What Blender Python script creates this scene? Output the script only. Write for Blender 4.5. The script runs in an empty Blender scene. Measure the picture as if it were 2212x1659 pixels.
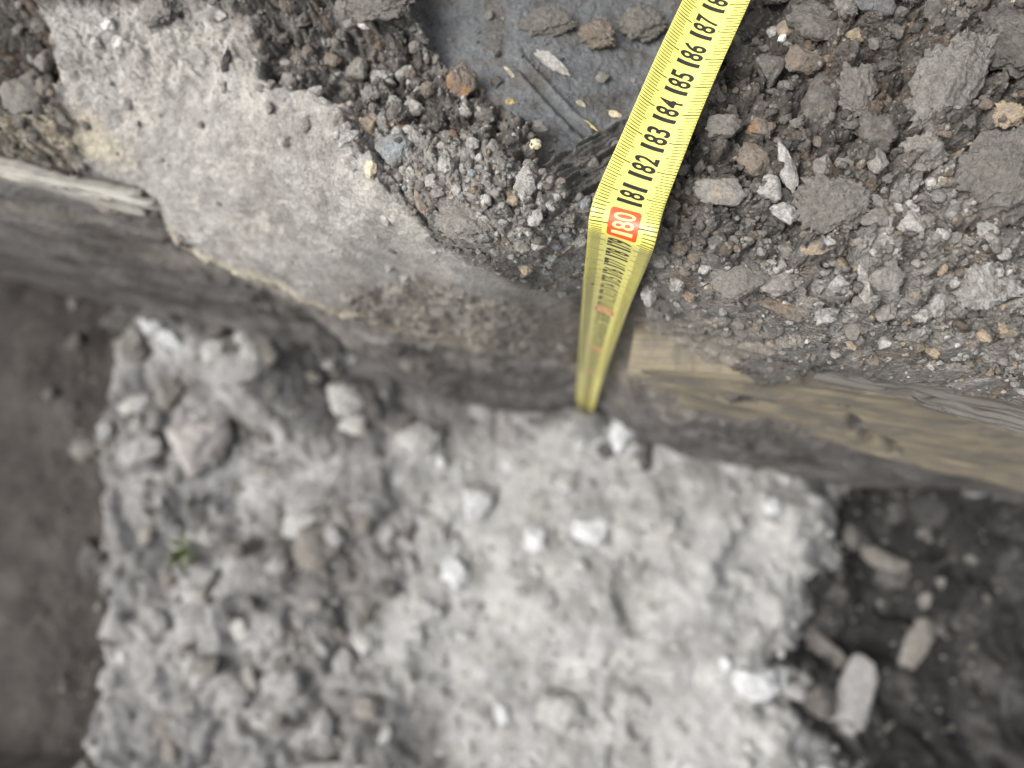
import bpy, bmesh, math, random
import numpy as np
from mathutils import Matrix, Vector

random.seed(7)
rng = np.random.default_rng(11)

# ------------------------------------------------------------------ camera
scene = bpy.context.scene
COL = scene.collection
IW, IH = 2212.0, 1659.0            # working pixel scale of the photograph
CX, CY, F = IW / 2, IH / 2, 1520.0
CAM = np.array([0.0, 0.0, 0.200])  # phone held 20 cm above the bank
down = np.array([126.0, -192.0, -1520.0]); down /= np.linalg.norm(down)
Zc = -down
Xc = np.array([1.0, 0, 0]) - Zc[0] * Zc; Xc /= np.linalg.norm(Xc)
Yc = np.cross(Zc, Xc)
R = np.array([Xc, Yc, Zc])         # camera axes -> world
cam_d = bpy.data.cameras.new('camera')
cam = bpy.data.objects.new('camera', cam_d)
COL.objects.link(cam)
M = Matrix([list(r) for r in R]).to_4x4()
M.translation = Vector(CAM)
cam.matrix_world = M
cam_d.sensor_width = 36.0
cam_d.lens = 36.0 * F / IW
cam_d.clip_start, cam_d.clip_end = 0.01, 200.0
cam_d.dof.use_dof = True
cam_d.dof.focus_distance = 0.2015
cam_d.dof.aperture_fstop = 6.8
scene.camera = cam

# ------------------------------------------------------------------ light
SUN_EL, SUN_AZ = math.radians(57), math.radians(262)   # azimuth clockwise from +Y
world = bpy.data.worlds.new('World'); scene.world = world
world.use_nodes = True
nt = world.node_tree; nt.nodes.clear()
sky = nt.nodes.new('ShaderNodeTexSky'); sky.sky_type = 'NISHITA'; sky.sun_disc = False
sky.sun_elevation = SUN_EL; sky.sun_rotation = SUN_AZ
sky.air_density = 1.0; sky.dust_density = 6.0; sky.ozone_density = 1.0
hsv = nt.nodes.new('ShaderNodeHueSaturation'); hsv.inputs['Saturation'].default_value = 0.22
bg = nt.nodes.new('ShaderNodeBackground'); bg.inputs['Strength'].default_value = 0.15
wo = nt.nodes.new('ShaderNodeOutputWorld')
nt.links.new(sky.outputs[0], hsv.inputs['Color']); nt.links.new(hsv.outputs[0], bg.inputs['Color'])
nt.links.new(bg.outputs[0], wo.inputs['Surface'])
sun_d = bpy.data.lights.new('sun', 'SUN'); sun_d.energy = 1.5; sun_d.angle = math.radians(38)
sun_d.color = (1.0, 0.96, 0.905)
sun = bpy.data.objects.new('sun', sun_d); COL.objects.link(sun)
sv = Vector((math.sin(SUN_AZ) * math.cos(SUN_EL), math.cos(SUN_AZ) * math.cos(SUN_EL), math.sin(SUN_EL)))
sun.rotation_euler = (-sv).to_track_quat('-Z', 'Y').to_euler()
sun.location = (0, 0, 3)
vs = scene.view_settings
vs.view_transform = 'Standard'; vs.look = 'None'; vs.exposure = 0.7; vs.gamma = 1.0; vs.use_curve_mapping = False
scene.render.engine = 'CYCLES'
scene.cycles.max_bounces = 6; scene.cycles.diffuse_bounces = 4

# ------------------------------------------------------------------ numpy noise
def _h(ix, iy, iz, seed):
    h = (ix.astype(np.int64) * 374761393 + iy.astype(np.int64) * 668265263 + iz.astype(np.int64) * 2147483647 + seed * 974634777) & 0xffffffff
    h = ((h ^ (h >> 13)) * 1274126177) & 0xffffffff
    h = ((h ^ (h >> 16)) * 2246822519) & 0xffffffff
    h = h ^ (h >> 15)
    return (h & 0xffffff).astype(np.float64) / 0xffffff

def vnoise(p, seed=0):
    i = np.floor(p); f = p - i; u = f * f * f * (f * (f * 6 - 15) + 10)
    ix, iy, iz = i[..., 0], i[..., 1], i[..., 2]
    r = 0
    for dx in (0, 1):
        wx = u[..., 0] if dx else 1 - u[..., 0]
        for dy in (0, 1):
            wy = u[..., 1] if dy else 1 - u[..., 1]
            for dz in (0, 1):
                wz = u[..., 2] if dz else 1 - u[..., 2]
                r = r + wx * wy * wz * _h(ix + dx, iy + dy, iz + dz, seed)
    return r * 2 - 1

def fbm(p, octs=4, seed=0, gain=0.5, lac=2.03):
    a, s, r = 1.0, 0.0, 0
    for o in range(octs):
        r = r + a * vnoise(p, seed + 17 * o); s += a
        p = p * lac + 13.7; a *= gain
    return r / s

def worley2(q, seed=0):
    """F1, F2, random per nearest cell, offset from its point"""
    i = np.floor(q); f = q - i
    f1 = np.full(q.shape[:-1], 9.0); f2 = f1.copy(); rid = np.zeros_like(f1)
    ox = np.zeros_like(f1); oy = np.zeros_like(f1); z = np.zeros_like(f1)
    for dx in (-1, 0, 1):
        for dy in (-1, 0, 1):
            cx, cy = i[..., 0] + dx, i[..., 1] + dy
            jx = dx + _h(cx, cy, z, seed) - f[..., 0]
            jy = dy + _h(cx, cy, z, seed + 1) - f[..., 1]
            d = np.sqrt(jx * jx + jy * jy)
            near = d < f1
            f2 = np.where(near, f1, np.minimum(f2, d))
            rid = np.where(near, _h(cx, cy, z, seed + 2), rid)
            ox = np.where(near, -jx, ox); oy = np.where(near, -jy, oy)
            f1 = np.where(near, d, f1)
    return f1, f2, rid, ox, oy

def sstep(a, b, x):
    t = np.clip((x - a) / (b - a), 0, 1)
    return t * t * (3 - 2 * t)

def clods(xy, size, seed):
    """height (0..1) and id of crumb-like lumps of about the given size"""
    q = xy / size
    w = np.stack([q[..., 0], q[..., 1], np.zeros_like(q[..., 0])], -1)
    q = q + 0.28 * np.stack([fbm(w * 1.7, 2, seed + 5), fbm(w * 1.7 + 31, 2, seed + 6)], -1)
    f1, f2, rid, ox, oy = worley2(q, seed)
    top = sstep(0.0, 0.42, f2 - f1)
    r2 = (rid * 7.13) % 1.0; r3 = (rid * 13.77) % 1.0
    h = top * (0.35 + 0.65 * r2) * (1 - 0.35 * f1 * f1) + top * ((r3 - .5) * ox + (rid - .5) * oy) * 0.8
    return h, rid, top

# ------------------------------------------------------------------ pixel <-> world
def ray(px, py):
    px = np.asarray(px, float); py = np.asarray(py, float)
    v = np.stack([(px - CX) / F, -(py - CY) / F, -np.ones_like(px)], -1)
    return v @ R.T
def unproject(px, py, depth):
    return CAM + ray(px, py) * np.asarray(depth, float)[..., None]
def on_plane(px, py, z):
    r = ray(px, py)
    t = (z - CAM[2]) / r[..., 2]
    return CAM + r * t[..., None]

def polymask(px, py, poly, soft):
    """signed-distance based soft mask of a polygon, 1 inside"""
    poly = np.array(poly, float); n = len(poly)
    d = np.full(px.shape, 1e9); ins = np.zeros(px.shape, bool)
    for k in range(n):
        a, b = poly[k], poly[(k + 1) % n]
        e = b - a; wx, wy = px - a[0], py - a[1]
        t = np.clip((wx * e[0] + wy * e[1]) / (e @ e), 0, 1)
        d = np.minimum(d, np.hypot(wx - e[0] * t, wy - e[1] * t))
        c = ((a[1] > py) != (b[1] > py))
        with np.errstate(divide='ignore', invalid='ignore'):
            xi = (b[0] - a[0]) * (py - a[1]) / (b[1] - a[1]) + a[0]
        ins ^= c & (px < xi)
    sd = np.where(ins, d, -d)
    return sstep(-soft, soft, sd)

# ------------------------------------------------------------------ mesh helpers
def mesh_from(name, verts, faces, smooth=True, col=None):
    """verts (n,3), faces (m,3|4) arrays"""
    verts = np.asarray(verts, np.float32); faces = np.asarray(faces, np.int32)
    me = bpy.data.meshes.new(name)
    k = faces.shape[1]
    me.vertices.add(len(verts)); me.vertices.foreach_set('co', verts.ravel())
    me.loops.add(faces.size); me.loops.foreach_set('vertex_index', faces.ravel())
    me.polygons.add(len(faces)); me.polygons.foreach_set('loop_start', np.arange(0, faces.size, k, dtype=np.int32))
    me.polygons.foreach_set('loop_total', np.full(len(faces), k, np.int32))
    if smooth:
        me.polygons.foreach_set('use_smooth', np.ones(len(faces), bool))
    if col is not None:
        ca = me.color_attributes.new('tint', 'FLOAT_COLOR', 'POINT')
        c4 = np.ones((len(verts), 4), np.float32); c4[:, :col.shape[1]] = col
        ca.data.foreach_set('color', c4.ravel())
    me.update(calc_edges=True); me.validate()
    return me
def grid_faces(ny, nx, flip=False):
    a = (np.arange(ny - 1)[:, None] * nx + np.arange(nx - 1)[None, :]).ravel()
    f = np.stack([a, a + nx, a + nx + 1, a + 1], -1)
    return f[:, ::-1] if flip else f
def add(name, me, mat=None, parent=None, **props):
    o = bpy.data.objects.new(name, me); COL.objects.link(o)
    if mat is not None and me is not None and len(me.materials) == 0:
        me.materials.append(mat)
    if parent is not None:
        o.parent = parent
    for k, v in props.items():
        o[k] = v
    return o

# ------------------------------------------------------------------ materials
def new_mat(name):
    m = bpy.data.materials.new(name); m.use_nodes = True
    n = m.node_tree.nodes; l = m.node_tree.links
    return m, n, l, n['Principled BSDF']
def wpos(n, l):
    g = n.new('ShaderNodeNewGeometry'); return g.outputs['Position']
def noise(n, l, vec, scale, detail=4, rough=0.6):
    t = n.new('ShaderNodeTexNoise'); t.inputs['Scale'].default_value = scale
    t.inputs['Detail'].default_value = detail; t.inputs['Roughness'].default_value = rough
    l.new(vec, t.inputs['Vector']); return t.outputs['Fac']
def maprange(n, l, x, a, b, c, d):
    m = n.new('ShaderNodeMapRange'); l.new(x, m.inputs[0])
    for i, v in enumerate((a, b, c, d)): m.inputs[i + 1].default_value = v
    return m.outputs[0]
def mixc(n, l, fac, a, b, mode='MIX'):
    m = n.new('ShaderNodeMix'); m.data_type = 'RGBA'; m.blend_type = mode
    for s, v in ((m.inputs[0], fac), (m.inputs[6], a), (m.inputs[7], b)):
        if hasattr(v, 'is_output') or isinstance(v, bpy.types.NodeSocket): l.new(v, s)
        elif isinstance(v, (int, float)): s.default_value = v
        else: s.default_value = (*v, 1)
    return m.outputs[2]

def soil_material(name, grain, bump, con=1.0):
    m, n, l, b = new_mat(name)
    p = wpos(n, l)
    at = n.new('ShaderNodeAttribute'); at.attribute_name = 'tint'
    n1 = noise(n, l, p, grain, 6, 0.7)
    n2 = noise(n, l, p, grain * 3.7, 3, 0.7)
    n3 = noise(n, l, p, grain * 0.16, 4, 0.6)
    g1 = maprange(n, l, n1, 0.28, 0.72, 1 - .45 * con, 1 + .45 * con)
    g2 = maprange(n, l, n2, 0.3, 0.7, 0.75, 1.25)
    g3 = maprange(n, l, n3, 0.3, 0.7, 0.8, 1.2)
    mu = n.new('ShaderNodeMath'); mu.operation = 'MULTIPLY'; l.new(g1, mu.inputs[0]); l.new(g2, mu.inputs[1])
    mu2 = n.new('ShaderNodeMath'); mu2.operation = 'MULTIPLY'; l.new(mu.outputs[0], mu2.inputs[0]); l.new(g3, mu2.inputs[1])
    c = mixc(n, l, 1.0, at.outputs['Color'], mu2.outputs[0], 'MULTIPLY')
    # pale mineral grains
    vo = n.new('ShaderNodeTexVoronoi'); vo.inputs['Scale'].default_value = grain * 1.1; l.new(p, vo.inputs['Vector'])
    sp = n.new('ShaderNodeSeparateColor'); l.new(vo.outputs['Color'], sp.inputs[0])
    gt = n.new('ShaderNodeMath'); gt.operation = 'GREATER_THAN'; gt.inputs[1].default_value = 0.93; l.new(sp.outputs[0], gt.inputs[0])
    ga = n.new('ShaderNodeMath'); ga.operation = 'MULTIPLY'; l.new(gt.outputs[0], ga.inputs[0]); l.new(at.outputs['Alpha'], ga.inputs[1])
    c = mixc(n, l, maprange(n, l, ga.outputs[0], 0, 1, 0, 0.28), c, (0.45, 0.44, 0.41))
    l.new(c, b.inputs['Base Color'])
    l.new(maprange(n, l, ga.outputs[0], 0, 1, 0.88, 0.25), b.inputs['Roughness'])
    b.inputs['Specular IOR Level'].default_value = 0.35
    ad = n.new('ShaderNodeMath'); ad.operation = 'ADD'; l.new(n1, ad.inputs[0])
    l.new(maprange(n, l, n2, 0, 1, 0, 0.35), ad.inputs[1])
    # crumb relief
    v2 = n.new('ShaderNodeTexVoronoi'); v2.inputs['Scale'].default_value = grain * 0.85
    wv = n.new('ShaderNodeTexNoise'); wv.inputs['Scale'].default_value = grain * 0.6; l.new(p, wv.inputs['Vector'])
    vm = n.new('ShaderNodeVectorMath'); vm.operation = 'MULTIPLY_ADD'; l.new(wv.outputs['Color'], vm.inputs[0]); vm.inputs[1].default_value = (1.2 / grain,) * 3; l.new(p, vm.inputs[2])
    l.new(vm.outputs[0], v2.inputs['Vector'])
    cr = n.new('ShaderNodeMath'); cr.operation = 'MULTIPLY_ADD'; l.new(v2.outputs['Distance'], cr.inputs[0])
    l.new(maprange(n, l, at.outputs['Alpha'], 0, 1, 0, -0.9), cr.inputs[1]); l.new(ad.outputs[0], cr.inputs[2]); ad = cr
    bp = n.new('ShaderNodeBump'); bp.inputs['Strength'].default_value = 0.9; bp.inputs['Distance'].default_value = bump
    l.new(ad.outputs[0], bp.inputs['Height']); l.new(bp.outputs[0], b.inputs['Normal'])
    return m

def stone_material(name, grain, bump, spot=(0.27, 0.145, 0.06), dust=(0.142, 0.131, 0.116), dmix=.75):
    m, n, l, b = new_mat(name)
    p = wpos(n, l)
    oi = n.new('ShaderNodeObjectInfo')
    n1 = noise(n, l, p, grain, 6, 0.7)
    n2 = noise(n, l, p, grain * 4.1, 3, 0.7)
    n3 = noise(n, l, p, grain * 0.22, 3, 0.6)
    mu = n.new('ShaderNodeMath'); mu.operation = 'MULTIPLY'
    l.new(maprange(n, l, n1, 0.28, 0.72, 0.62, 1.38), mu.inputs[0]); l.new(maprange(n, l, n2, 0.3, 0.7, 0.75, 1.25), mu.inputs[1])
    # rusty stains: alpha of the object colour sets how far they spread
    sb = n.new('ShaderNodeMath'); sb.operation = 'ADD'; l.new(n3, sb.inputs[0])
    l.new(maprange(n, l, oi.outputs['Alpha'], 0, 1, 0.28, -0.5), sb.inputs[1])
    ru = maprange(n, l, sb.outputs[0], 0.6, 0.78, 0, 0.9)
    n4 = noise(n, l, p, grain * 0.42, 4, 0.65)
    dusty = mixc(n, l, maprange(n, l, n4, 0.46, 0.62, 0, dmix), oi.outputs['Color'], dust)
    c0 = mixc(n, l, ru, dusty, spot)
    c = mixc(n, l, 1.0, c0, mu.outputs[0], 'MULTIPLY')
    l.new(c, b.inputs['Base Color'])
    b.inputs['Roughness'].default_value = 0.85; b.inputs['Specular IOR Level'].default_value = 0.35
    bp = n.new('ShaderNodeBump'); bp.inputs['Strength'].default_value = 0.8; bp.inputs['Distance'].default_value = bump
    v2 = n.new('ShaderNodeTexVoronoi'); v2.inputs['Scale'].default_value = grain * 1.2
    wv = n.new('ShaderNodeTexNoise'); wv.inputs['Scale'].default_value = grain * 0.8; l.new(p, wv.inputs['Vector'])
    vm = n.new('ShaderNodeVectorMath'); vm.operation = 'MULTIPLY_ADD'; l.new(wv.outputs['Color'], vm.inputs[0]); vm.inputs[1].default_value = (1.0 / grain,) * 3; l.new(p, vm.inputs[2])
    l.new(vm.outputs[0], v2.inputs['Vector'])
    cr = n.new('ShaderNodeMath'); cr.operation = 'MULTIPLY_ADD'; l.new(v2.outputs['Distance'], cr.inputs[0]); cr.inputs[1].default_value = -0.55; l.new(n1, cr.inputs[2])
    l.new(cr.outputs[0], bp.inputs['Height']); l.new(bp.outputs[0], b.inputs['Normal'])
    return m

M_BANK = soil_material('bank_soil', 900.0, 0.0010)
M_WALL = soil_material('wall_soil', 420.0, 0.0015)
M_FLOOR = soil_material('floor_soil', 120.0, 0.0016, .45)
M_STONE = stone_material('stone', 700.0, 0.0009)
M_CLOD = stone_material('clod_soil', 520.0, 0.0016)
M_STONE_TAN = stone_material('stone_ochre', 700.0, 0.0006, spot=(0.36, 0.26, 0.14))
M_DEEP = stone_material('floor_stone', 170.0, 0.002, dust=(0.26, 0.255, 0.245), dmix=.35)

def plain(name, colr, rough=0.5, coat=0.0, ior=1.5):
    m, n, l, b = new_mat(name)
    p = wpos(n, l)
    g = maprange(n, l, noise(n, l, p, 260, 4, 0.6), 0.3, 0.7, 0.95, 1.05)
    c = mixc(n, l, 1.0, colr, g, 'MULTIPLY')
    l.new(c, b.inputs['Base Color'])
    b.inputs['Roughness'].default_value = rough
    b.inputs['Coat Weight'].default_value = coat
    b.inputs['Coat IOR'].default_value = ior
    b.inputs['Coat Roughness'].default_value = 0.28
    return m
M_YELLOW = plain('tape_yellow', (0.82, 0.76, 0.17), 0.4, .6, 1.5)
M_BLACK = plain('tape_black', (0.012, 0.012, 0.012), 0.5, .25, 1.45)
M_RED = plain('tape_red', (0.78, 0.075, 0.012), 0.4, 1.0, 1.62)
M_LEMON = plain('tape_number_yellow', (0.86, 0.79, 0.25), 0.4, 1.0, 1.62)

def wood_material(name, ca, cb, dirn, grain, dirt=.85, dcol=(0.125, 0.113, 0.10)):
    m, n, l, b = new_mat(name)
    at = n.new('ShaderNodeUVMap')
    mp = n.new('ShaderNodeMapping'); l.new(at.outputs[0], mp.inputs[0]); mp.inputs['Scale'].default_value = (18.0, grain, 1.0)
    f = noise(n, l, mp.outputs[0], 1.0, 6, 0.65)
    mp2 = n.new('ShaderNodeMapping'); l.new(at.outputs[0], mp2.inputs[0]); mp2.inputs['Scale'].default_value = (22.0, 60.0, 1.0)
    f2 = noise(n, l, mp2.outputs[0], 1.0, 4, 0.6)
    c = mixc(n, l, maprange(n, l, f, 0.3, 0.7, 0, 1), ca, cb)
    c = mixc(n, l, maprange(n, l, f2, 0.45, 0.75, 0, 0.75), c, (0.075, 0.068, 0.06))
    pw = wpos(n, l)
    c = mixc(n, l, maprange(n, l, noise(n, l, pw, 55, 5, 0.62), 0.44, 0.62, 0, dirt), c, dcol)
    l.new(c, b.inputs['Base Color']); b.inputs['Roughness'].default_value = 0.85
    bp = n.new('ShaderNodeBump'); bp.inputs['Strength'].default_value = 0.7; bp.inputs['Distance'].default_value = 0.002
    l.new(f, bp.inputs['Height']); l.new(bp.outputs[0], b.inputs['Normal'])
    return m
M_WOOD_TAN = wood_material('tan_wood', (0.215, 0.185, 0.13), (0.31, 0.262, 0.178), None, 160.0)
M_WOOD_GREY = wood_material('grey_wood', (0.085, 0.08, 0.072), (0.2, 0.188, 0.165), None, 320.0)
M_WOOD_DARK = wood_material('dark_wood', (0.065, 0.06, 0.055), (0.13, 0.12, 0.108), None, 200.0)
M_WOOD_PALE = wood_material('dusty_wood', (0.22, 0.21, 0.19), (0.40, 0.385, 0.35), None, 260.0, .7, (0.42, 0.40, 0.35))

# ------------------------------------------------------------------ the bank: the ground beside the trench
# control depths (camera axis) of the bank at pixels of the photograph
CP = np.array([
 (-60,-60,.283),(0,200,.292),(0,345,.315),(300,200,.278),(340,450,.315),(600,350,.262),(738,675,.345),(800,500,.250),
 (600,0,.258),(900,250,.233),(1011,487,.2125),(938,705,.365),(1138,758,.41),(1100,650,.275),(1240,775,.46),(1220,640,.275),(1240,560,.226),
 (1300,500,.2095),(1322,560,.222),(1320,600,.244),(1310,650,.288),(1300,690,.328),(1290,775,.475),(1400,580,.218),(1400,650,.25),(1420,800,.37),(1480,640,.226),(1500,720,.258),(1560,765,.27),
 (1700,500,.203),(1700,690,.208),(1700,765,.225),(1690,828,.262),(2212,850,.209),(2260,500,.197),(2000,300,.2025),
 (2260,-60,.206),(1800,0,.216),(1550,-60,.243),(1490,130,.234),(1420,330,.2165),(1200,100,.232),(1600,250,.2125),(1350,420,.2125),(1950,790,.212),
 (500,570,.325),(150,380,.315),(1000,600,.25)], float)
def tps_fit(P):
    x = P[:, :2] / 1000; n = len(x)
    d = np.linalg.norm(x[:, None] - x[None], axis=-1)
    K = np.where(d > 0, d * d * np.log(d + 1e-12), 0) + np.eye(n) * 3e-4
    A = np.zeros((n + 3, n + 3)); A[:n, :n] = K; A[:n, n] = 1; A[:n, n + 1:] = x; A[n, :n] = 1; A[n + 1:, :n] = x.T
    return np.linalg.solve(A, np.r_[P[:, 2], 0, 0, 0]), x
TPSW, TPSX = tps_fit(CP)
def bank_depth(px, py):
    q = np.stack([np.clip(px, -120, 2330), np.clip(py, -120, 900)], -1) / 1000
    r = TPSW[-3] + q @ TPSW[-2:]
    for k in range(len(TPSX)):
        d2 = ((q - TPSX[k]) ** 2).sum(-1)
        r = r + TPSW[k] * 0.5 * d2 * np.log(d2 + 1e-12)
    return r
EDGE = np.array([(-3000,-560),(-1200,40),(-500,240),(-200,295),(0,345),(60,358),(110,368),(160,378),(220,392),(300,418),(340,448),(354,490),(380,524),(430,556),(500,584),
 (560,606),(600,616),(640,642),(690,664),(738,682),(840,694),(938,712),(1040,738),(1138,766),(1240,784),(1340,806),(1400,812),(1440,796),(1500,780),(1560,792),(1610,800),(1650,826),(1700,832),(1735,806),(1760,794),(1820,800),(1900,812),(2000,830),(2100,846),(2212,866),(2500,905),(3200,1000),(5200,1270)], float)
def edge_y(x):
    y = np.interp(x, EDGE[:, 0], EDGE[:, 1])
    q = np.stack([x / 34, x * 0, x * 0], -1); q2 = np.stack([x / 9, x * 0 + 3, x * 0], -1)
    return y + 5 * vnoise(q, 3) + 2.2 * vnoise(q2, 4)

SLAB = [(96,60),(130,20),(420,0),(560,60),(575,185),(690,215),(760,245),(800,330),(860,430),(960,540),(1090,610),(1235,655),(1240,790),(1138,770),(938,720),(738,690),(500,590),(340,480),(200,400),(170,300),(130,220)]
CLAY = [(905,-80),(1440,-80),(1470,60),(1440,130),(1390,260),(1330,410),(1240,425),(1170,360),(1160,270),(1040,170),(965,130),(915,60)]
RIBS = [(1155,345),(1240,300),(1370,225),(1400,250),(1345,400),(1300,425),(1225,428)]
PIT = [(566,70),(620,20),(760,60),(930,80),(1000,150),(1150,250),(1172,345),(1120,350),(1010,298),(930,285),(840,252),(765,238),(720,222),(640,205),(580,188)]
CAVE = [(-200,-20),(60,20),(96,60),(112,150),(108,215),(70,235),(-200,215)]
GRIT = [(735,275),(840,262),(1010,310),(1220,440),(1300,430),(1330,640),(1235,640),(1100,570),(960,515),(880,430),(800,350)]
DARKR = [(1450,-200),(2600,-200),(2600,130),(2200,170),(2060,330),(1880,420),(1700,420),(1480,420),(1420,330),(1500,100)]
PALER = [(1890,440),(2060,320),(2600,250),(2600,900),(2212,860),(1900,810),(1700,780),(1420,700),(1420,560),(1600,580),(1750,520)]
BROWN = [(738,640),(900,600),(1100,655),(1235,665),(1420,690),(1700,740),(1560,790),(1420,850),(1240,800),(1138,780),(938,730),(738,700)]

def bank_fields(px, py, P):
    """height offset (world up) and albedo of the bank"""
    xy = np.stack([P[..., 0], P[..., 1] + .5 * P[..., 2]], -1)
    w3 = np.concatenate([xy, np.zeros_like(xy[..., :1])], -1)
    wx = px + 14 * fbm(w3 * 160, 3, 21); wy = py + 14 * fbm(w3 * 160 + 9, 3, 22)
    slab = polymask(wx, wy, SLAB, 16); clay = polymask(wx, wy, CLAY, 10); ribs = polymask(wx, wy, RIBS, 9)
    pit = polymask(px + 7 * fbm(w3 * 400, 2, 23), py + 9 * fbm(w3 * 400 + 5, 2, 24), PIT, 17)
    cave = polymask(wx, wy, CAVE, 26); grit = polymask(wx, wy, GRIT, 22)
    darkr = polymask(wx, wy, DARKR, 40); paler = polymask(wx, wy, PALER, 45); brown = polymask(wx, wy, BROWN, 20)
    upl = sstep(230, 120, py + 25 * fbm(w3 * 90, 3, 62)) * slab
    smooth = np.maximum.reduce([slab * (1 - grit) * (1 - pit) * (1 - .3 * upl), clay * (1 - ribs), brown * 0.8])
    rough = 1 - 0.93 * smooth
    h1, id1, t1 = clods(xy, 0.0125, 1); h2, id2, t2 = clods(xy + 5, 0.0062, 2); h3, id3, t3 = clods(xy + 9, 0.0029, 3)
    big = rough * (1 - 0.75 * grit) * (1 - clay)
    z = 0.0075 * h1 * big + 0.0042 * h2 * rough * (1 - clay) + 0.0019 * h3 * (rough * 0.9 + 0.1) * (1 - 0.9 * clay)
    z += 0.0022 * fbm(w3 * 70, 4, 5) * (rough * .6 + .4) + 0.0007 * fbm(w3 * 420, 4, 6) + 0.00035 * fbm(w3 * 1300, 2, 61)
    z += -0.010 * pit * (1 - clay) - 0.010 * clay * (1 - 0.6 * ribs) - 0.018 * cave
    # drag marks and torn ribs in the clay
    ux, uy = 0.88, -0.48
    a = px * ux + py * uy; c = -px * uy + py * ux
    q = np.stack([a / 90, (c + 5 * fbm(w3 * 300, 2, 8)) / 9.0, a * 0], -1)
    rb = np.abs(vnoise(q, 31)) + 0.5 * np.abs(vnoise(q * 2.1, 32))
    z += ribs * (0.0030 * rb - 0.0015)
    # one long drag groove
    gx = np.array([1120, 1190, 1240, 1285.]); gy = np.array([110, 185, 235, 275.])
    t = np.interp(px, gx, gy); dd = (py - t) * 0.75
    inr = sstep(1100, 1130, px) * (1 - sstep(1275, 1292, px))
    z += clay * inr * (-0.0022 * np.exp(-(dd / 7) ** 2) + 0.0018 * np.exp(-((dd + 17) / 8) ** 2) + 0.0008 * np.exp(-((dd - 16) / 7) ** 2))
    # foot ledges across the slab
    led = [( [560, 700, 760, 900, 1060, 1230], [360, 470, 540, 590, 640, 668]), ([170, 260, 400, 470], [240, 330, 350, 330])]
    t = np.interp(px, *led[0]) + 16 * fbm(w3 * 60, 3, 63); z += slab * 0.0042 * sstep(-12, 14, t - py) * sstep(520, 640, px)
    t2_ = np.interp(py, [150, 250, 330, 400, 470], [455, 470, 500, 560, 640]) + 18 * fbm(w3 * 60, 3, 64)
    z += slab * 0.0035 * sstep(-12, 16, px - t2_) * sstep(130, 190, py) * sstep(480, 380, py)
    z += slab * (1 - grit) * (0.0026 * fbm(w3 * 95, 4, 65) + 0.0010 * fbm(w3 * 300, 3, 66))
    # rolled lip
    e = edge_y(px)
    z += -0.004 * sstep(26, 0, e - py) * (1 - brown)
    # ---- albedo
    col = np.ones(px.shape + (3,)) * np.array((0.13, 0.122, 0.112))
    def mixin(mask, c, k=1.0):
        nonlocal col
        m_ = (mask * k)[..., None]; col = col * (1 - m_) + np.array(c) * m_
    mixin(paler, (0.20, 0.19, 0.174), .8)
    mixin(darkr, (0.078, 0.069, 0.06), .9)
    n_l = fbm(w3 * 60, 4, 41)
    mixin(slab, (0.315, 0.302, 0.283)); mixin(slab * sstep(0.0, .35, n_l), (0.245, 0.23, 0.213), .9)
    mixin(slab * sstep(0.05, .4, fbm(w3 * 90 + 4, 4, 42)), (0.37, 0.352, 0.318), .7)
    mixin(polymask(wx, wy, [(-200,230),(190,250),(250,300),(300,360),(180,350),(-200,330)], 25), (0.40, 0.36, 0.28), .85)
    mixin(grit, (0.25, 0.24, 0.222), .8)
    mixin(pit * (1 - clay), (0.115, 0.107, 0.098), .9)
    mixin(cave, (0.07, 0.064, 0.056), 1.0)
    mixin(brown, (0.255, 0.230, 0.200), .85); mixin(brown * sstep(.05, .35, fbm(w3 * 130, 4, 45)), (0.31, 0.277, 0.225), .6)
    mixin(clay, (0.128, 0.132, 0.136), 1.0); mixin(clay * sstep(.05, .3, fbm(w3 * 120 + 2, 4, 46)), (0.10, 0.094, 0.086), .85)
    mixin(ribs, (0.125, 0.12, 0.114), .85)
    # paler band along the lip
    mixin(sstep(20, 5, e - py) * sstep(330, 360, px) * (1 - sstep(740, 800, px)), (0.45, 0.41, 0.32), .85)
    # rust streaks along the ledge of the pit
    rl = np.interp(px, [560, 640, 765, 850, 940, 1010, 1040], [180, 200, 250, 275, 290, 320, 350])
    rs = np.exp(-((py - rl) / 9) ** 2) * sstep(.0, .3, fbm(w3 * 210, 3, 47)) * sstep(560, 640, px) * (1 - sstep(1050, 1080, px))
    mixin(rs, (0.20, 0.095, 0.045), .8)
    mixin(np.exp(-(((px - 82) / 13) ** 2 + ((py - 50) / 22) ** 2)) * sstep(-.2, .2, fbm(w3 * 300, 3, 49)), (0.17, 0.07, 0.035), .95)
    mixin(rough * sstep(.32, .5, fbm(w3 * 150 + 7, 3, 48)), (0.16, 0.105, 0.065), .4)
    var = 1 + rough * (1 - clay) * (0.62 * (id2 - .5) * t2 + 0.38 * (id1 - .5) + 0.5 * (id3 - .5)) + 0.22 * fbm(w3 * 260, 3, 50)
    col = col * np.clip(var, .35, 1.9)[..., None]
    return z, np.concatenate([np.clip(col, 0.02, .8), (1 - .92 * clay - .55 * slab * (1 - grit) - .6 * brown)[..., None].clip(0, 1)], -1)

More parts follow.
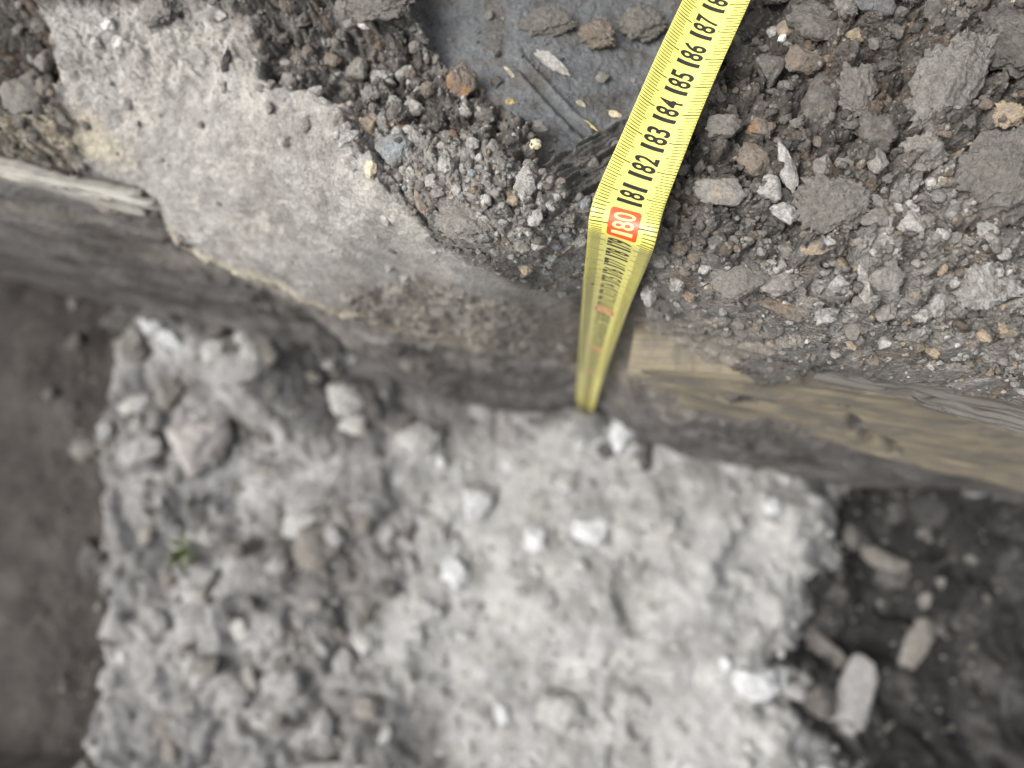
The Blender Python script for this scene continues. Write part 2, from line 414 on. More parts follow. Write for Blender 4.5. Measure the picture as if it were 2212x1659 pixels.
def spaced(a, b, step, lo, hi, n):
    """fine samples in a..b, growing steps out to lo and hi"""
    core = np.arange(a, b + step, step)
    g = (np.linspace(0, 1, n + 1)[1:]) ** 2.2
    return np.concatenate([(a - (a - lo) * g)[::-1], core, core[-1] + (hi - core[-1]) * g])
bx = spaced(-40, 2252, 2.7, -2600, 4800, 60)
NF = 330
ytop = -40.0
g = (np.linspace(0, 1, 46)[:-1]) ** 1.0
rows_y = []
PXg, PYg = [], []
ey = edge_y(bx)
for t in ((np.linspace(1, 0, 50)[:-1]) ** 2.2):
    PXg.append(bx); PYg.append(np.minimum(ytop - 2200 * t, ey - 40 - 30 * t))
for t in np.linspace(0, 1, NF):
    y0 = np.minimum(ytop, ey - 40)
    PXg.append(bx); PYg.append(y0 + (ey - y0) * t)
PXg = np.array(PXg); PYg = np.array(PYg)
BP = unproject(PXg, PYg, bank_depth(PXg, PYg))
# outside the frame the bank levels off
dz, bcol = bank_fields(PXg, PYg, BP)
BP[..., 2] += dz
steep = polymask(PXg, PYg, BROWN, 25)
BP[..., 1] -= steep * (1 - np.exp(-((PXg - 1292) / 75) ** 2)) * (0.9 * (dz - 0.001) + .0014 * clods(np.stack([BP[..., 0], BP[..., 2] + BP[..., 1]], -1), .011, 55)[0])
# lip: extra rows that curl down and back under the edge
lip = []
last = BP[-1].copy()
for k in range(1, 13):
    q = k / 12
    p = last.copy(); p[:, 2] -= 0.030 * q ** 1.3; p[:, 1] += 0.007 * q ** 1.6
    p[:, 2] += 0.0012 * vnoise(p * 300, 71); p[:, 1] += 0.0015 * vnoise(p * 260, 72)
    lip.append(p)
BPall = np.concatenate([BP, np.array(lip)]); bcol_all = np.concatenate([bcol, np.repeat(bcol[-1:], 12, 0)])
ny_, nx_ = BPall.shape[:2]
bank = add('ground', mesh_from('ground', BPall.reshape(-1, 3), grid_faces(ny_, nx_), True, bcol_all.reshape(-1, 4)), M_BANK, kind='structure')

def bank_pos(px, py):
    """world point of the displaced bank at a pixel of the photograph"""
    i = int(np.argmin(np.abs(bx - px)))
    j = int(np.argmin(np.abs(PYg[:, i] - py)))
    return BP[j, i]
def bank_high(px, py, r):
    i0, i1 = np.searchsorted(bx, [px - r, px + r]); i1 = max(i1, i0 + 1)
    colm = (i0 + i1) // 2
    j0, j1 = np.searchsorted(PYg[:, min(colm, len(bx) - 1)], [py - r, py + r]); j1 = max(j1, j0 + 1)
    return float(np.percentile(BP[j0:min(j1, len(BP)), i0:i1, 2], 60))

# ------------------------------------------------------------------ trench wall
FLOOR_Z = -0.545
wx_ = spaced(-40, 2252, 5.0, -2900, 5100, 40)
top = unproject(wx_, np.interp(wx_, EDGE[:, 0], EDGE[:, 1]), bank_depth(wx_, np.interp(wx_, EDGE[:, 0], EDGE[:, 1])))
k = np.hanning(31); k /= k.sum()
yy = np.convolve(np.pad(top[:, 1], 15, mode='edge'), k, 'valid')
zz = np.convolve(np.pad(top[:, 2], 15, mode='edge'), k, 'valid')
WALLX, WALLY = top[:, 0], yy
NZ = 220
tz = np.linspace(0, 1, NZ)
WV = np.zeros((NZ, len(wx_), 3)); WV[..., 0] = top[None, :, 0]
WV[..., 2] = (zz[None] - 0.004) * (1 - tz[:, None]) + (FLOOR_Z - 0.12) * tz[:, None]
WV[..., 1] = yy[None] + 0.010 - 0.016 * sstep(0.05, 1.0, tz[:, None])
w2 = WV[..., [0, 2]]
h1, id1, t1 = clods(w2, 0.05, 81); h2, id2, t2 = clods(w2, 0.017, 82)
dw = 0.006 * fbm(WV * np.array([5, 5, 75]), 4, 87) + 0.010 * fbm(WV * 14, 4, 83) + 0.004 * h1 + 0.0025 * h2 + 0.0018 * fbm(WV * 220, 3, 84)
WV[..., 1] -= dw
dep = (zz[None] - WV[..., 2])
wc = np.ones(WV.shape) * np.array((0.12, 0.112, 0.105))
lay = sstep(.0, .3, fbm(WV * np.array([6, 6, 40]), 4, 85))[..., None]
wc = wc * (1 - .5 * lay) + np.array((0.17, 0.15, 0.125)) * .5 * lay
up = (1 - sstep(.03, .10, dep))[..., None]
wc = wc * (1 - up) + np.array((0.21, 0.185, 0.15)) * up
lo = sstep(.16, .30, dep)[..., None]  # shadow low on the wall, painted into its colour
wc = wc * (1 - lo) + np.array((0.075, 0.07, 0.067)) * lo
wc *= np.clip(1 + .5 * (id2 - .5) + .5 * fbm(WV * 60, 3, 86), .4, 1.8)[..., None]
wc *= 1.3
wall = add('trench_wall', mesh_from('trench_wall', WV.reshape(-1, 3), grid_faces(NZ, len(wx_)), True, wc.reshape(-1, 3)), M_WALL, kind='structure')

# ------------------------------------------------------------------ trench floor
fx = spaced(-60, 2270, 6.0, -1500, 3700, 40)
fy = spaced(470, 1700, 6.0, 420, 1990, 14)
FX, FY = np.meshgrid(fx, fy)
FP = on_plane(FX, FY, FLOOR_Z)
f3 = FP * np.array([1, 1, 0])
wfx = FX + 45 * fbm(f3 * 14, 4, 91); wfy = FY + 45 * fbm(f3 * 14 + 6, 4, 92)
PALEF = [(880,920),(1010,985),(1120,960),(1230,905),(1400,930),(1560,985),(1740,1040),(1830,1110),(1850,1220),(1770,1290),(1720,1430),(1800,1560),(1850,1720),(1010,1720),(960,1560),(860,1420),(820,1300),(900,1150),(860,1020)]
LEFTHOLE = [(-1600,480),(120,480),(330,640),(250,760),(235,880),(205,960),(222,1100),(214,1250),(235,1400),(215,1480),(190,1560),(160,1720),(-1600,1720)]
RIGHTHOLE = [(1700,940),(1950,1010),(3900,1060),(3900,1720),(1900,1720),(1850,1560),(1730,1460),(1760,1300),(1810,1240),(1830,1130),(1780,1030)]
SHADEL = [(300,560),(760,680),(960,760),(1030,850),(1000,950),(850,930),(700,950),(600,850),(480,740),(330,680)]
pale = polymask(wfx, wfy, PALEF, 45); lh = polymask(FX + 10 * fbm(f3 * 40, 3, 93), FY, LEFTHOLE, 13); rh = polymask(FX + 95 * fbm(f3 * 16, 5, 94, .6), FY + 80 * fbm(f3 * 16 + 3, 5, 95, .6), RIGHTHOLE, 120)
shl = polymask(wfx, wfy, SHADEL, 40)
a1, i1, t1 = clods(FP[..., :2], 0.060, 101); a2, i2, t2 = clods(FP[..., :2] + 3, 0.027, 102); a3, i3, t3 = clods(FP[..., :2] + 7, 0.012, 103)
fr = (1 - 0.72 * pale) * (1 - .75 * lh)
fz = fr * (0.016 * a1 + 0.006 * a2) + 0.004 * a3 * (fr * .8 + .2) + 0.024 * fbm(f3 * 9, 3, 104) + 0.003 * fbm(f3 * 50, 3, 105)
fz += 0.012 * pale - 0.11 * lh - 0.07 * rh + 0.035 * np.exp(-((FX - 1263) / 60) ** 2 - ((FY - 915) / 30) ** 2) + pale * (.006 * fbm(f3 * 26, 3, 115) - .010 * sstep(.22, .45, fbm(f3 * 17 + 8, 4, 116)))
FP[..., 2] += fz
fc = np.ones(FP.shape) * np.array((0.25, 0.246, 0.243))
def fmix(m_, c, k=1.0):
    global fc
    mm = (m_ * k)[..., None]; fc = fc * (1 - mm) + np.array(c) * mm
fmix(sstep(.0, .35, fbm(f3 * 22, 4, 106)), (0.16, 0.156, 0.154), .8)
fmix(shl, (0.085, 0.081, 0.079), .92)  # shade at the wall foot, painted into the floor colour
fmix(pale, (0.325, 0.322, 0.317)); fmix(pale * sstep(.05, .4, fbm(f3 * 30, 4, 107)), (0.385, 0.382, 0.374), .8)
fmix(pale * sstep(.12, .4, fbm(f3 * 30 + 5, 5, 108)), (0.20, 0.195, 0.185), .75); fmix(pale * sstep(.15, .35, fbm(f3 * 55 + 2, 4, 117)), (0.33, 0.322, 0.305), .7)
DARKP = [(560,1130),(700,1095),(880,1130),(900,1240),(860,1320),(700,1310),(560,1290)]
DARKB = [(640,1500),(800,1440),(960,1500),(1010,1700),(640,1700)]
fmix(np.maximum(polymask(wfx, wfy, DARKP, 40), .8 * polymask(wfx, wfy, DARKB, 60)), (0.115, 0.11, 0.107), .75)
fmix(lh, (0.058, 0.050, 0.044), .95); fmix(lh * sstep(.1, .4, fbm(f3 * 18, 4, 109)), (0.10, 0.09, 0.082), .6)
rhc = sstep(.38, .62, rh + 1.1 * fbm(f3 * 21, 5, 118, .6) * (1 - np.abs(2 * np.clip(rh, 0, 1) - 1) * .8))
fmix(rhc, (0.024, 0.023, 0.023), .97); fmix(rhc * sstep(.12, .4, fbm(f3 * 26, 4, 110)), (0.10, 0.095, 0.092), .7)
fc *= np.clip(1 + fr * (.5 * (i1 - .5) + .5 * (i2 - .5) + .2 * (i3 - .5)) + .15 * fbm(f3 * 100, 3, 111), .4, 1.8)[..., None]
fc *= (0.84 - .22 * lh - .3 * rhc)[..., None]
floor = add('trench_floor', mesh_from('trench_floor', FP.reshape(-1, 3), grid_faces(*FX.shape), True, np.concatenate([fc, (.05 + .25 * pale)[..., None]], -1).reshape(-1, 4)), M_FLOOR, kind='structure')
def floor_pos(px, py):
    i = int(np.argmin(np.abs(fx - px))); j = int(np.argmin(np.abs(fy - py)))
    return FP[j, i]

# far side of the trench and the ground round about (outside the frame)
def sheet(name, xs, ys, fz_, mat, c):
    X, Y = np.meshgrid(xs, ys); P = fz_(X, Y)
    cc = np.ones(P.shape) * np.array(c)
    return add(name, mesh_from(name, P.reshape(-1, 3), grid_faces(*X.shape, flip=True), True, cc.reshape(-1, 3)), mat, kind='structure')
xs = np.linspace(-1.6, 2.2, 160); ss = np.linspace(0, 1, 90)
def far_wall(X, S):
    y = -0.66 - 0.30 * S - 0.02 * fbm(np.stack([X * 9, S * 4, X * 0], -1), 3, 120)
    z = FLOOR_Z - 0.14 + (0.66) * S + 0.02 * fbm(np.stack([X * 11, S * 8, X * 0 + 4], -1), 3, 121)
    return np.stack([X, y + 0.18 * X * -0.35, z], -1)
sheet('far_trench_wall', xs, ss, far_wall, M_WALL, (0.12, 0.112, 0.102))
def far_bank(X, Y):
    y = -0.93 - 0.063 * X - Y
    return np.stack([X, y, -0.03 + 0.02 * fbm(np.stack([X * 5, Y * 5, X * 0], -1), 3, 122)], -1)
sheet('far_bank', np.linspace(-20, 20, 200), np.r_[0, np.linspace(.02, 1, 20) ** 2 * 20], far_bank, M_BANK, (0.17, 0.16, 0.145))
def outer(X, Y):
    return np.stack([X, 0.30 + Y, -0.055 + 0.03 * fbm(np.stack([X * 3, Y * 3, X * 0], -1), 3, 123)], -1)
sheet('outer_ground', np.linspace(-20, 20, 200), np.linspace(0, 1, 30) ** 2 * 20, outer, M_BANK, (0.17, 0.16, 0.145))

# ------------------------------------------------------------------ stones
def ico(sub):
    bm = bmesh.new(); bmesh.ops.create_icosphere(bm, subdivisions=sub, radius=1)
    v = np.array([x.co[:] for x in bm.verts]); f = np.array([[q.index for q in p.verts] for p in bm.faces]); bm.free()
    return v / np.linalg.norm(v, axis=1)[:, None], f
ICO = {s: ico(s) for s in (1, 2, 3, 4, 5)}
def lump3(q, seed):
    q = q + .3 * np.stack([vnoise(q * 1.5 + k, seed + k) for k in range(3)], -1)
    i = np.floor(q); f1 = np.full(len(q), 9.0); f2 = f1.copy(); rid = f1 * 0
    for a in (-1, 0, 1):
        for b in (-1, 0, 1):
            for c in (-1, 0, 1):
                o = i + np.array([a, b, c])
                pt = o + np.stack([_h(o[:, 0], o[:, 1], o[:, 2], seed + 50 + k) for k in range(3)], -1)
                d = np.linalg.norm(pt - q, axis=1); nr = d < f1
                f2 = np.where(nr, f1, np.minimum(f2, d)); rid = np.where(nr, _h(o[:, 0], o[:, 1], o[:, 2], seed + 60), rid); f1 = np.where(nr, d, f1)
    return sstep(0, .4, f2 - f1) * (.5 + .5 * rid)
def rock(sub, seed, facets=11, rough=0.10, crumb=0.0, round_=0.25, fine=0.0):
    v, f = ICO[sub]; r_ = np.random.default_rng(seed)
    n = r_.normal(size=(facets, 3)); n /= np.linalg.norm(n, axis=1)[:, None]
    h = r_.uniform(.62, 1.0, facets)
    d = v @ n.T
    rr = np.where(d > 0.05, h[None] / np.maximum(d, .05), 9.0)
    kk = 20.0
    r = -np.log(np.exp(-kk * np.minimum(rr, 2)).sum(1)) / kk
    r = np.minimum(r, 1.25) * (1 - round_) + round_
    p = v * r[:, None]
    r = r * (1 + rough * fbm(p * 1.9 + seed, 4, seed) + rough * .45 * fbm(p * 6 + seed, 3, seed + 1))
    if crumb > 0:
        r = r * (1 + crumb * (lump3(p * 2.6 + seed, seed) - .5) + crumb * .6 * (lump3(p * 6.5 + seed, seed + 1) - .5) + crumb * .3 * (lump3(p * 14 + seed, seed + 2) - .5))
    if fine > 0:
        r = r * (1 + fine * (lump3(p * 8 + seed, seed + 5) - .5) + fine * .6 * (lump3(p * 17 + seed, seed + 6) - .5))
    p = v * r[:, None]
    p -= (p.max(0) + p.min(0)) / 2
    p /= (p.max(0) - p.min(0))            # unit box
    return p, f
ROCKS = {'ang': [mesh_from('stone_shape', *rock(4, 200 + i, 8 + i % 4, .22, .07, .08)) for i in range(9)],
         'rnd': [mesh_from('pebble_shape', *rock(4, 300 + i, 12, .26, 0.10, .4)) for i in range(7)],
         'clod': [mesh_from('clod_shape', *rock(5, 400 + i, 9, .34, .12, .3, .10)) for i in range(8)]}
for k_, lst in ROCKS.items():
    for m_ in lst: m_.materials.append(M_CLOD if k_ == 'clod' else M_STONE)
TAN = {}
for k_, lst in ROCKS.items():
    TAN[k_] = []
    for m_ in lst:
        c_ = m_.copy(); c_.materials.clear(); c_.materials.append(M_STONE_TAN); TAN[k_].append(c_)
DEEP = []
for m_ in ROCKS['ang'][:5] + ROCKS['rnd'][:5]:
    c_ = m_.copy(); c_.materials.clear(); c_.materials.append(M_DEEP); DEEP.append(c_)

PAL = dict(pale=(.30, .29, .272), grey=(.185, .174, .158), mid=(.135, .125, .112), dark=(.085, .078, .07), brown=(.15, .122, .095), tan=(.27, .215, .15),
           rust=(.17, .09, .05), white=(.62, .61, .58), blue=(.20, .215, .222), slate=(.082, .084, .09), cream=(.55, .48, .33), yellow=(.52, .40, .14), black=(.018, .018, .02))
def place(name, kind, px, py, w, h, ang, colr, stain=1.0, thick=0.6, sink=0.3, parent=None, label=None, cat=None, group=None, seed=None, tan=False, tilt=8):
    """one stone lying on the bank at a pixel, w x h pixels across"""
    P = bank_pos(px, py)
    d = float(np.linalg.norm(P - CAM)); d = float((P - CAM) @ (R @ np.array([0, 0, -1.0])))
    s = d / F
    rr = random.Random(seed if seed is not None else int(px * 31 + py * 7))
    lst = (TAN if tan else ROCKS)[kind]
    o = bpy.data.objects.new(name, lst[rr.randrange(len(lst))]); COL.objects.link(o)
    sx, sy = w * s, h * s; sz = thick * min(sx, sy) if thick <= 1 else thick
    o.scale = (sx * 1.06, sy * 1.06, sz)
    zz_ = bank_high(px, py, max(4, 0.30 * min(w, h)))
    o.location = (P[0], P[1], zz_ + sz * (0.5 - sink))
    o.rotation_euler = (math.radians(rr.uniform(-tilt, tilt)), math.radians(rr.uniform(-tilt, tilt)), math.radians(ang))
    c = np.array(PAL[colr]) * rr.uniform(.92, 1.1)
    o.color = (*c, stain)
    if parent is not None: o.parent = parent
    if label:
        o['label'] = label; o['category'] = cat or 'stone'
        if group: o['group'] = group
    return o

# (name, kind, x, y, w, h, angle, colour, stain(1 none .. 0 much), thickness, label)
G = 'loose stones on the bank'
KEY = [
 ('stone','ang',995,162,66,86,20,'brown',.25,.8,'dark brown stone with a rust-red top lying on the smooth clay','stone'),
 ('stone_shard','ang',1195,104,96,30,-38,'pale',1,.55,'long pale grey shard on the smooth grey clay, left of the tape','stone shard'),
 ('soil_clod','clod',838,34,165,110,-8,'mid',1,.55,'big rounded grey-brown soil clod at the top edge left of the clay','soil clod'),
 ('soil_clod','clod',1180,16,130,70,5,'mid',1,.5,'flat grey clod at the top edge on the smooth clay','soil clod'),
 ('soil_clod','clod',1290,44,90,74,-20,'brown',1,.55,'brown clod on the clay midway between long shard and tape','soil clod'),
 ('soil_clod','clod',1392,20,110,90,10,'mid',1,.5,'dark clod at the top edge touching the left side of the tape','soil clod'),
 ('shell_chip','ang',788,62,34,18,-25,'white',1,.5,'bright white chip at the foot of the big top clod','chip'),
 ('stone','ang',761,133,54,56,10,'grey',1,.7,'grey stone in the dark hollow, leftmost of its larger stones','stone'),
 ('stone','ang',862,137,42,36,15,'pale',1,.7,'pale grey stone in the middle of the dark hollow below the big clod','stone'),
 ('stone','ang',846,220,34,38,0,'pale',.95,.7,'small pale block just above the slab ledge, left one of a touching pair','stone'),
 ('stone','ang',888,221,46,38,0,'pale',1,.7,'pale block just above the slab ledge, right one of a touching pair','stone'),
 ('stone','ang',1145,262,28,74,85,'grey',1,.8,'upright grey stone between the loose rubble and the drag groove in the clay','stone'),
 ('stone','rnd',1155,308,26,26,0,'cream',1,.8,'small cream pebble at the left end of the torn clay ribs','pebble'),
 ('stone','ang',853,335,80,70,-20,'blue',1,.5,'bluish grey speckled stone set in the grit under the rusty ledge','stone'),
 ('stone','ang',801,288,38,42,60,'tan',1,.7,'tan-grey stone at the upper left corner of the grit patch','stone'),
 ('stone','ang',781,340,56,32,35,'pale',1,.7,'pale slanting stone left of the bluish grey stone','stone'),
 ('stone','ang',781,380,40,32,-35,'pale',.4,.6,'small pale stone with a reddish tip below the slanting stone','stone'),
 ('stone','ang',815,388,30,46,10,'cream',.7,.7,'yellowish wedge-shaped stone in the grit beside the smooth slab','stone'),
 ('stone','ang',971,370,36,42,0,'pale',1,.7,'pale rounded-square stone in the middle of the grit patch','stone'),
 ('stone','ang',1136,408,48,78,-15,'pale',1,.6,'tall pale grey stone just below the left end of the clay ribs','stone'),
 ('stone','ang',915,449,24,60,20,'tan',.7,.8,'narrow upright tan stone left of the large orange-stained clod','stone'),
 ('soil_clod','clod',1011,487,128,104,-25,'grey',.42,.5,'large grey clod with orange stains in the grit left of the tape','soil clod'),
 ('stone','ang',1158,481,36,46,-20,'pale',1,.7,'pale stone midway between the orange-stained clod and the tape','stone'),
 ('stone','ang',1131,538,38,42,0,'grey',.4,.7,'grey stone with an ochre spot left of the tape bend','stone'),
 ('stone','ang',1163,535,36,36,0,'pale',1,.7,'pale angular stone touching the ochre-spotted stone','stone'),
 ('stone','ang',1261,448,40,26,40,'blue',1,.7,'small light grey stone hard against the left edge of the tape','stone'),
 ('stone','ang',1751,82,132,84,-30,'dark',.38,.5,'large dark purplish stone with rust-red streaks, right of the tape top','stone'),
 ('soil_clod','clod',1811,36,62,66,0,'grey',1,.6,'lumpy grey clod at the top between the rusty stone and the slate','soil clod'),
 ('slate_slab','ang',1868,38,78,92,10,'slate',1,.45,'smooth dark slate slab at the top edge right of the tape','stone slab'),
 ('stone','ang',1684,88,40,46,0,'tan',1,.8,'tan stone in a small pale cluster right of the tape','stone'),
 ('stone','ang',1656,97,26,32,0,'pale',1,.8,'pale stone on the tape side of the small pale cluster','stone'),
 ('pebble','rnd',1674,113,20,18,0,'white',1,.9,'tiny white pebble below the tan stone of the pale cluster','pebble'),
 ('stone','ang',1834,94,46,44,10,'tan',1,.7,'tan crumbly stone below the lumpy grey clod','stone'),
 ('spear_stone','ang',1752,258,172,74,68,'dark',.72,.5,'long dark spear-shaped stone standing between tape and pale boulder','stone'),
 ('stone','ang',1724,160,84,62,-15,'brown',.9,.6,'brownish stone above the tip of the spear-shaped stone','stone'),
 ('soil_clod','clod',1827,228,84,128,0,'mid',1,.5,'crumbly brown-grey clod right of the spear-shaped stone','soil clod'),
 ('soil_clod','clod',2012,205,296,136,62,'grey',1,.72,'big pale crumbly clay boulder leaning at the upper right','soil clod'),
 ('soil_clod','clod',2172,120,190,200,20,'dark',1,.42,'dark smooth clay mass in the upper right corner','soil clod'),
 ('soil_clod','clod',2178,30,70,60,0,'cream',1,.6,'cream lump in the extreme upper right corner','soil clod'),
 ('stone','clod',2136,284,62,60,0,'tan',1,.7,'tan-grey cluster of crumbs right of the big boulder','soil clod'),
 ('soil_clod','clod',2122,410,260,196,35,'mid',1,.5,'broad pale crumbly clay mass at the right edge','soil clod'),
 ('stone_shard','ang',2104,512,48,42,-30,'pale',1,.5,'flat light grey shard on the pale clay mass','stone shard'),
 ('stone','rnd',1807,378,52,50,0,'grey',1,.8,'round grey pebble with black spots below the spear-shaped stone','pebble'),
 ('stone','ang',1762,378,40,52,0,'grey',1,.8,'grey stone immediately left of the black-spotted pebble','stone'),
 ('stone','ang',1867,378,42,52,20,'grey',1,.7,'grey stone immediately right of the black-spotted pebble','stone'),
 ('stone_shard','ang',1682,388,36,116,12,'pale',1,.6,'thin pale upright shard right of the tape and the ochre-sided stone','stone shard'),
 ('stone','ang',1642,434,52,66,10,'pale',1,.7,'pale block left of the foot of the thin upright shard','stone'),
 ('stone','ang',1674,484,72,36,-25,'pale',1,.7,'pale lens-shaped stone below the thin upright shard','stone'),
 ('stone','ang',1544,430,108,76,-18,'grey',.28,.6,'large grey stone with an ochre left side beside the tape','stone'),
 ('stone','rnd',1624,358,76,84,0,'brown',1,.7,'round brown-grey stone up from the ochre-sided stone','stone'),
 ('stone','ang',1547,308,78,58,20,'mid',1,.7,'brown-grey stone touching the right edge of the tape','stone'),
 ('stone','ang',1634,294,62,46,0,'brown',.25,.6,'rust-stained stone left of the spear-shaped stone','stone'),
 ('stone','ang',1867,494,62,46,15,'mid',1,.6,'mid grey stone left of the black-patched pale stone','stone'),
 ('stone','ang',1954,500,64,60,0,'pale',1,.6,'pale stone with a black patch below the pale boulder','stone'),
 ('soil_clod','clod',1774,466,150,124,0,'mid',.6,.4,'broad crumbly clod below the black-spotted pebble','soil clod'),
 ('stone','ang',1591,604,118,106,10,'mid',1,.5,'big flat grey stone low on the bank right of the tape','stone'),
 ('stone','ang',1676,614,88,58,25,'grey',1,.5,'wing-shaped grey stone touching the big flat stone','stone'),
 ('stone','ang',1686,677,118,50,-12,'brown',.35,.55,'leaf-shaped stone with an orange flank near the trench edge','stone'),
 ('stone_shard','ang',1763,694,64,38,30,'pale',1,.5,'pale splinter at the tip of the orange leaf-shaped stone','stone shard'),
 ('stone_rod','ang',1851,636,30,106,2,'pale',1,.9,'pale rod-like stone standing upright near the trench edge','stone'),
 ('stone','ang',1892,608,70,68,0,'grey',1,.6,'chunky grey stone right of the pale rod-like stone','stone'),
 ('stone','ang',1897,684,46,42,0,'grey',.5,.7,'small stone with a tan corner below the chunky grey stone','stone'),
 ('stone','ang',2014,656,36,78,-20,'pale',1,.7,'tall thin pale stone left of the broad pale slab','stone'),
 ('stone_slab','clod',2108,636,160,118,-10,'pale',1,.4,'broad pale slab of dry clay near the lower right of the bank','stone slab'),
 ('stone','ang',1401,630,36,88,-8,'pale',1,.8,'upright pale stone hard against the hanging tape','stone'),
 ('stone','ang',1420,566,52,48,0,'grey',1,.6,'grey stone above the upright stone beside the tape','stone'),
 ('stone','ang',1741,563,68,30,15,'tan',1,.6,'flat tan stone above the wing-shaped stone','stone'),
 ('pebble','rnd',244,62,28,28,0,'white',1,.9,'upper white pebble on the smooth left slab','pebble'),
 ('pebble','rnd',264,99,31,30,0,'white',1,.9,'lower and larger white pebble on the smooth left slab','pebble'),
 ('pebble','rnd',217,101,26,24,0,'pale',1,.8,'grey-white pebble left of the two white pebbles','pebble'),
 ('soil_clod','clod',362,32,86,78,0,'grey',1,.5,'grey clod at the top edge of the left slab','soil clod'),
 ('stone','ang',46,92,52,62,0,'grey',1,.9,'grey stone at the mouth of the dark top-left cavity','stone'),
 ('stone','ang',14,178,84,112,0,'grey',1,.7,'large pale-flecked stone at the left edge under the cavity','stone'),
 ('stone','ang',86,191,34,76,5,'mid',1,.9,'finger-shaped grey stone beside the dark cavity','stone'),
 ('stone','ang',54,154,36,60,10,'mid',1,.9,'narrow stone wedged between cavity and finger-shaped stone','stone'),
]
for name, kind, x, y, w, h, a, c, st, th, lab, cat in KEY:
    tan = c in ('tan', 'cream') or 'ochre' in lab or 'tan corner' in lab
    place(name, kind, x, y, w, h, a, c, st, th, 0.27, None, lab, cat, None, tan=tan)

# yellow straw bits and cream chips pressed into the clay
for x, y, w, h, a, c, lab in [
    (1101, 128, 56, 9, -52, 'cream', 'cream straw fragment pressed into the clay left of the long shard'),
    (1098, 184, 22, 18, 0, 'yellow', 'yellow crumb in the clay beside the rust-topped stone'),
    (1328, 213, 36, 18, -25, 'cream', 'cream chip on the clay nearest the tape'),
    (1256, 190, 24, 12, -30, 'cream', 'small cream chip above the drag groove'),
    (1278, 243, 40, 7, -42, 'yellow', 'thin yellow straw along the drag groove')]:
    place('straw_chip', 'ang', x, y, w, h, a, c, 1, .5, .35, None, lab, 'chip', None, tan=False, tilt=4)
# the black spots on the two spotted stones and a black rod painted as the shade in a slab hole
for x, y, w, h, a, lab in [(1796, 388, 22, 18, 20, 'black glassy fleck on the round spotted pebble'), (1812, 366, 16, 8, 10, None), (1950, 516, 34, 16, 0, 'black fleck on the pale stone below the boulder')]:
    if lab: place('black_fleck', 'ang', x, y, w, h, a, 'black', 1, .5, -.9, None, lab, 'fleck', None, tilt=4)
place('hole_shade', 'rnd', 500, 142, 58, 17, 78, 'black', .6, .9, .2, None, 'short black rod standing in for the shade of a hole in the left slab', 'painted shade', None, tilt=2)

# smaller stones that belong to the bank: parts of the ground
def free(px, py, r, lst):
    return all((px - a) ** 2 + (py - b) ** 2 > (r + c) ** 2 for a, b, c in lst)
used = [(k_[2], k_[3], 0.42 * min(k_[4], k_[5]) + 0.1 * max(k_[4], k_[5])) for k_ in KEY]
LEDGE = [(-200,270),(0,335),(345,420),(350,485),(-200,440)]
def on_tape(px, py, r):
    c = np.interp(py, [-60, 0, 163, 345, 487, 600, 700], [1578, 1550, 1475, 1398, 1346, 1318, 1300])
    return abs(px - c) < 62 + r
def zone(px, py):
    a = np.array([px]), np.array([py])
    if polymask(*a, PIT, 1)[0] > .5: return 'pit'
    if polymask(*a, CLAY, 1)[0] > .5: return 'clay'
    if polymask(*a, GRIT, 1)[0] > .5: return 'grit'
    if polymask(*a, SLAB, 1)[0] > .5: return 'slab'
    if polymask(*a, BROWN, 1)[0] > .5: return 'brown'
    if polymask(*a, PALER, 1)[0] > .5: return 'pale'
    if polymask(*a, DARKR, 1)[0] > .5: return 'dark'
    return 'mid'
WEI = {'pit': .8, 'clay': .06, 'grit': 1.0, 'slab': .03, 'brown': .05, 'pale': .85, 'dark': .9, 'mid': .8}
CHO = {'pit': ['grey', 'mid', 'pale', 'dark', 'brown'], 'clay': ['mid', 'grey', 'dark'], 'grit': ['pale', 'grey', 'pale', 'blue', 'grey', 'grey', 'pale', 'tan', 'mid'], 'slab': ['pale', 'grey', 'pale'],
       'brown': ['brown', 'pale', 'tan'], 'pale': ['pale', 'grey', 'pale', 'mid', 'grey', 'grey', 'mid', 'brown', 'pale', 'tan'], 'dark': ['mid', 'dark', 'brown', 'dark', 'mid', 'mid', 'grey', 'dark'], 'mid': ['mid', 'grey', 'dark', 'brown', 'grey']}
n = 0; tries = 0
while n < 290 and tries < 20000:
    tries += 1
    px, py = random.uniform(-20, 2235), random.uniform(-15, 850)
    if py > edge_y(np.array([px]))[0] - 14: continue
    z = zone(px, py)
    if random.random() > WEI[z]: continue
    big = 46 if n < 60 else (34 if n < 150 else 25)
    if n < 70 and z == 'dark': big = 78
    w = random.uniform(.7, 1.15) * big * (1.15 if z in ('dark', 'pit') else .9)
    if not free(px, py, w * .42, used) or on_tape(px, py, w * .5): continue
    used.append((px, py, w * .42)); n += 1
    c = random.choice(CHO[z])
    kd = random.choice(['ang', 'ang', 'rnd', 'clod'] if z not in ('dark', 'pit') else ['ang', 'clod', 'clod', 'clod'])
    place('stone', kd, px, py, w, w * random.uniform(.62, 1.0), random.uniform(0, 180), c, random.choice([1, 1, 1, 1, .8, .6]), random.uniform(.6, .9), .28, bank, tan=random.random() < .5, tilt=22)

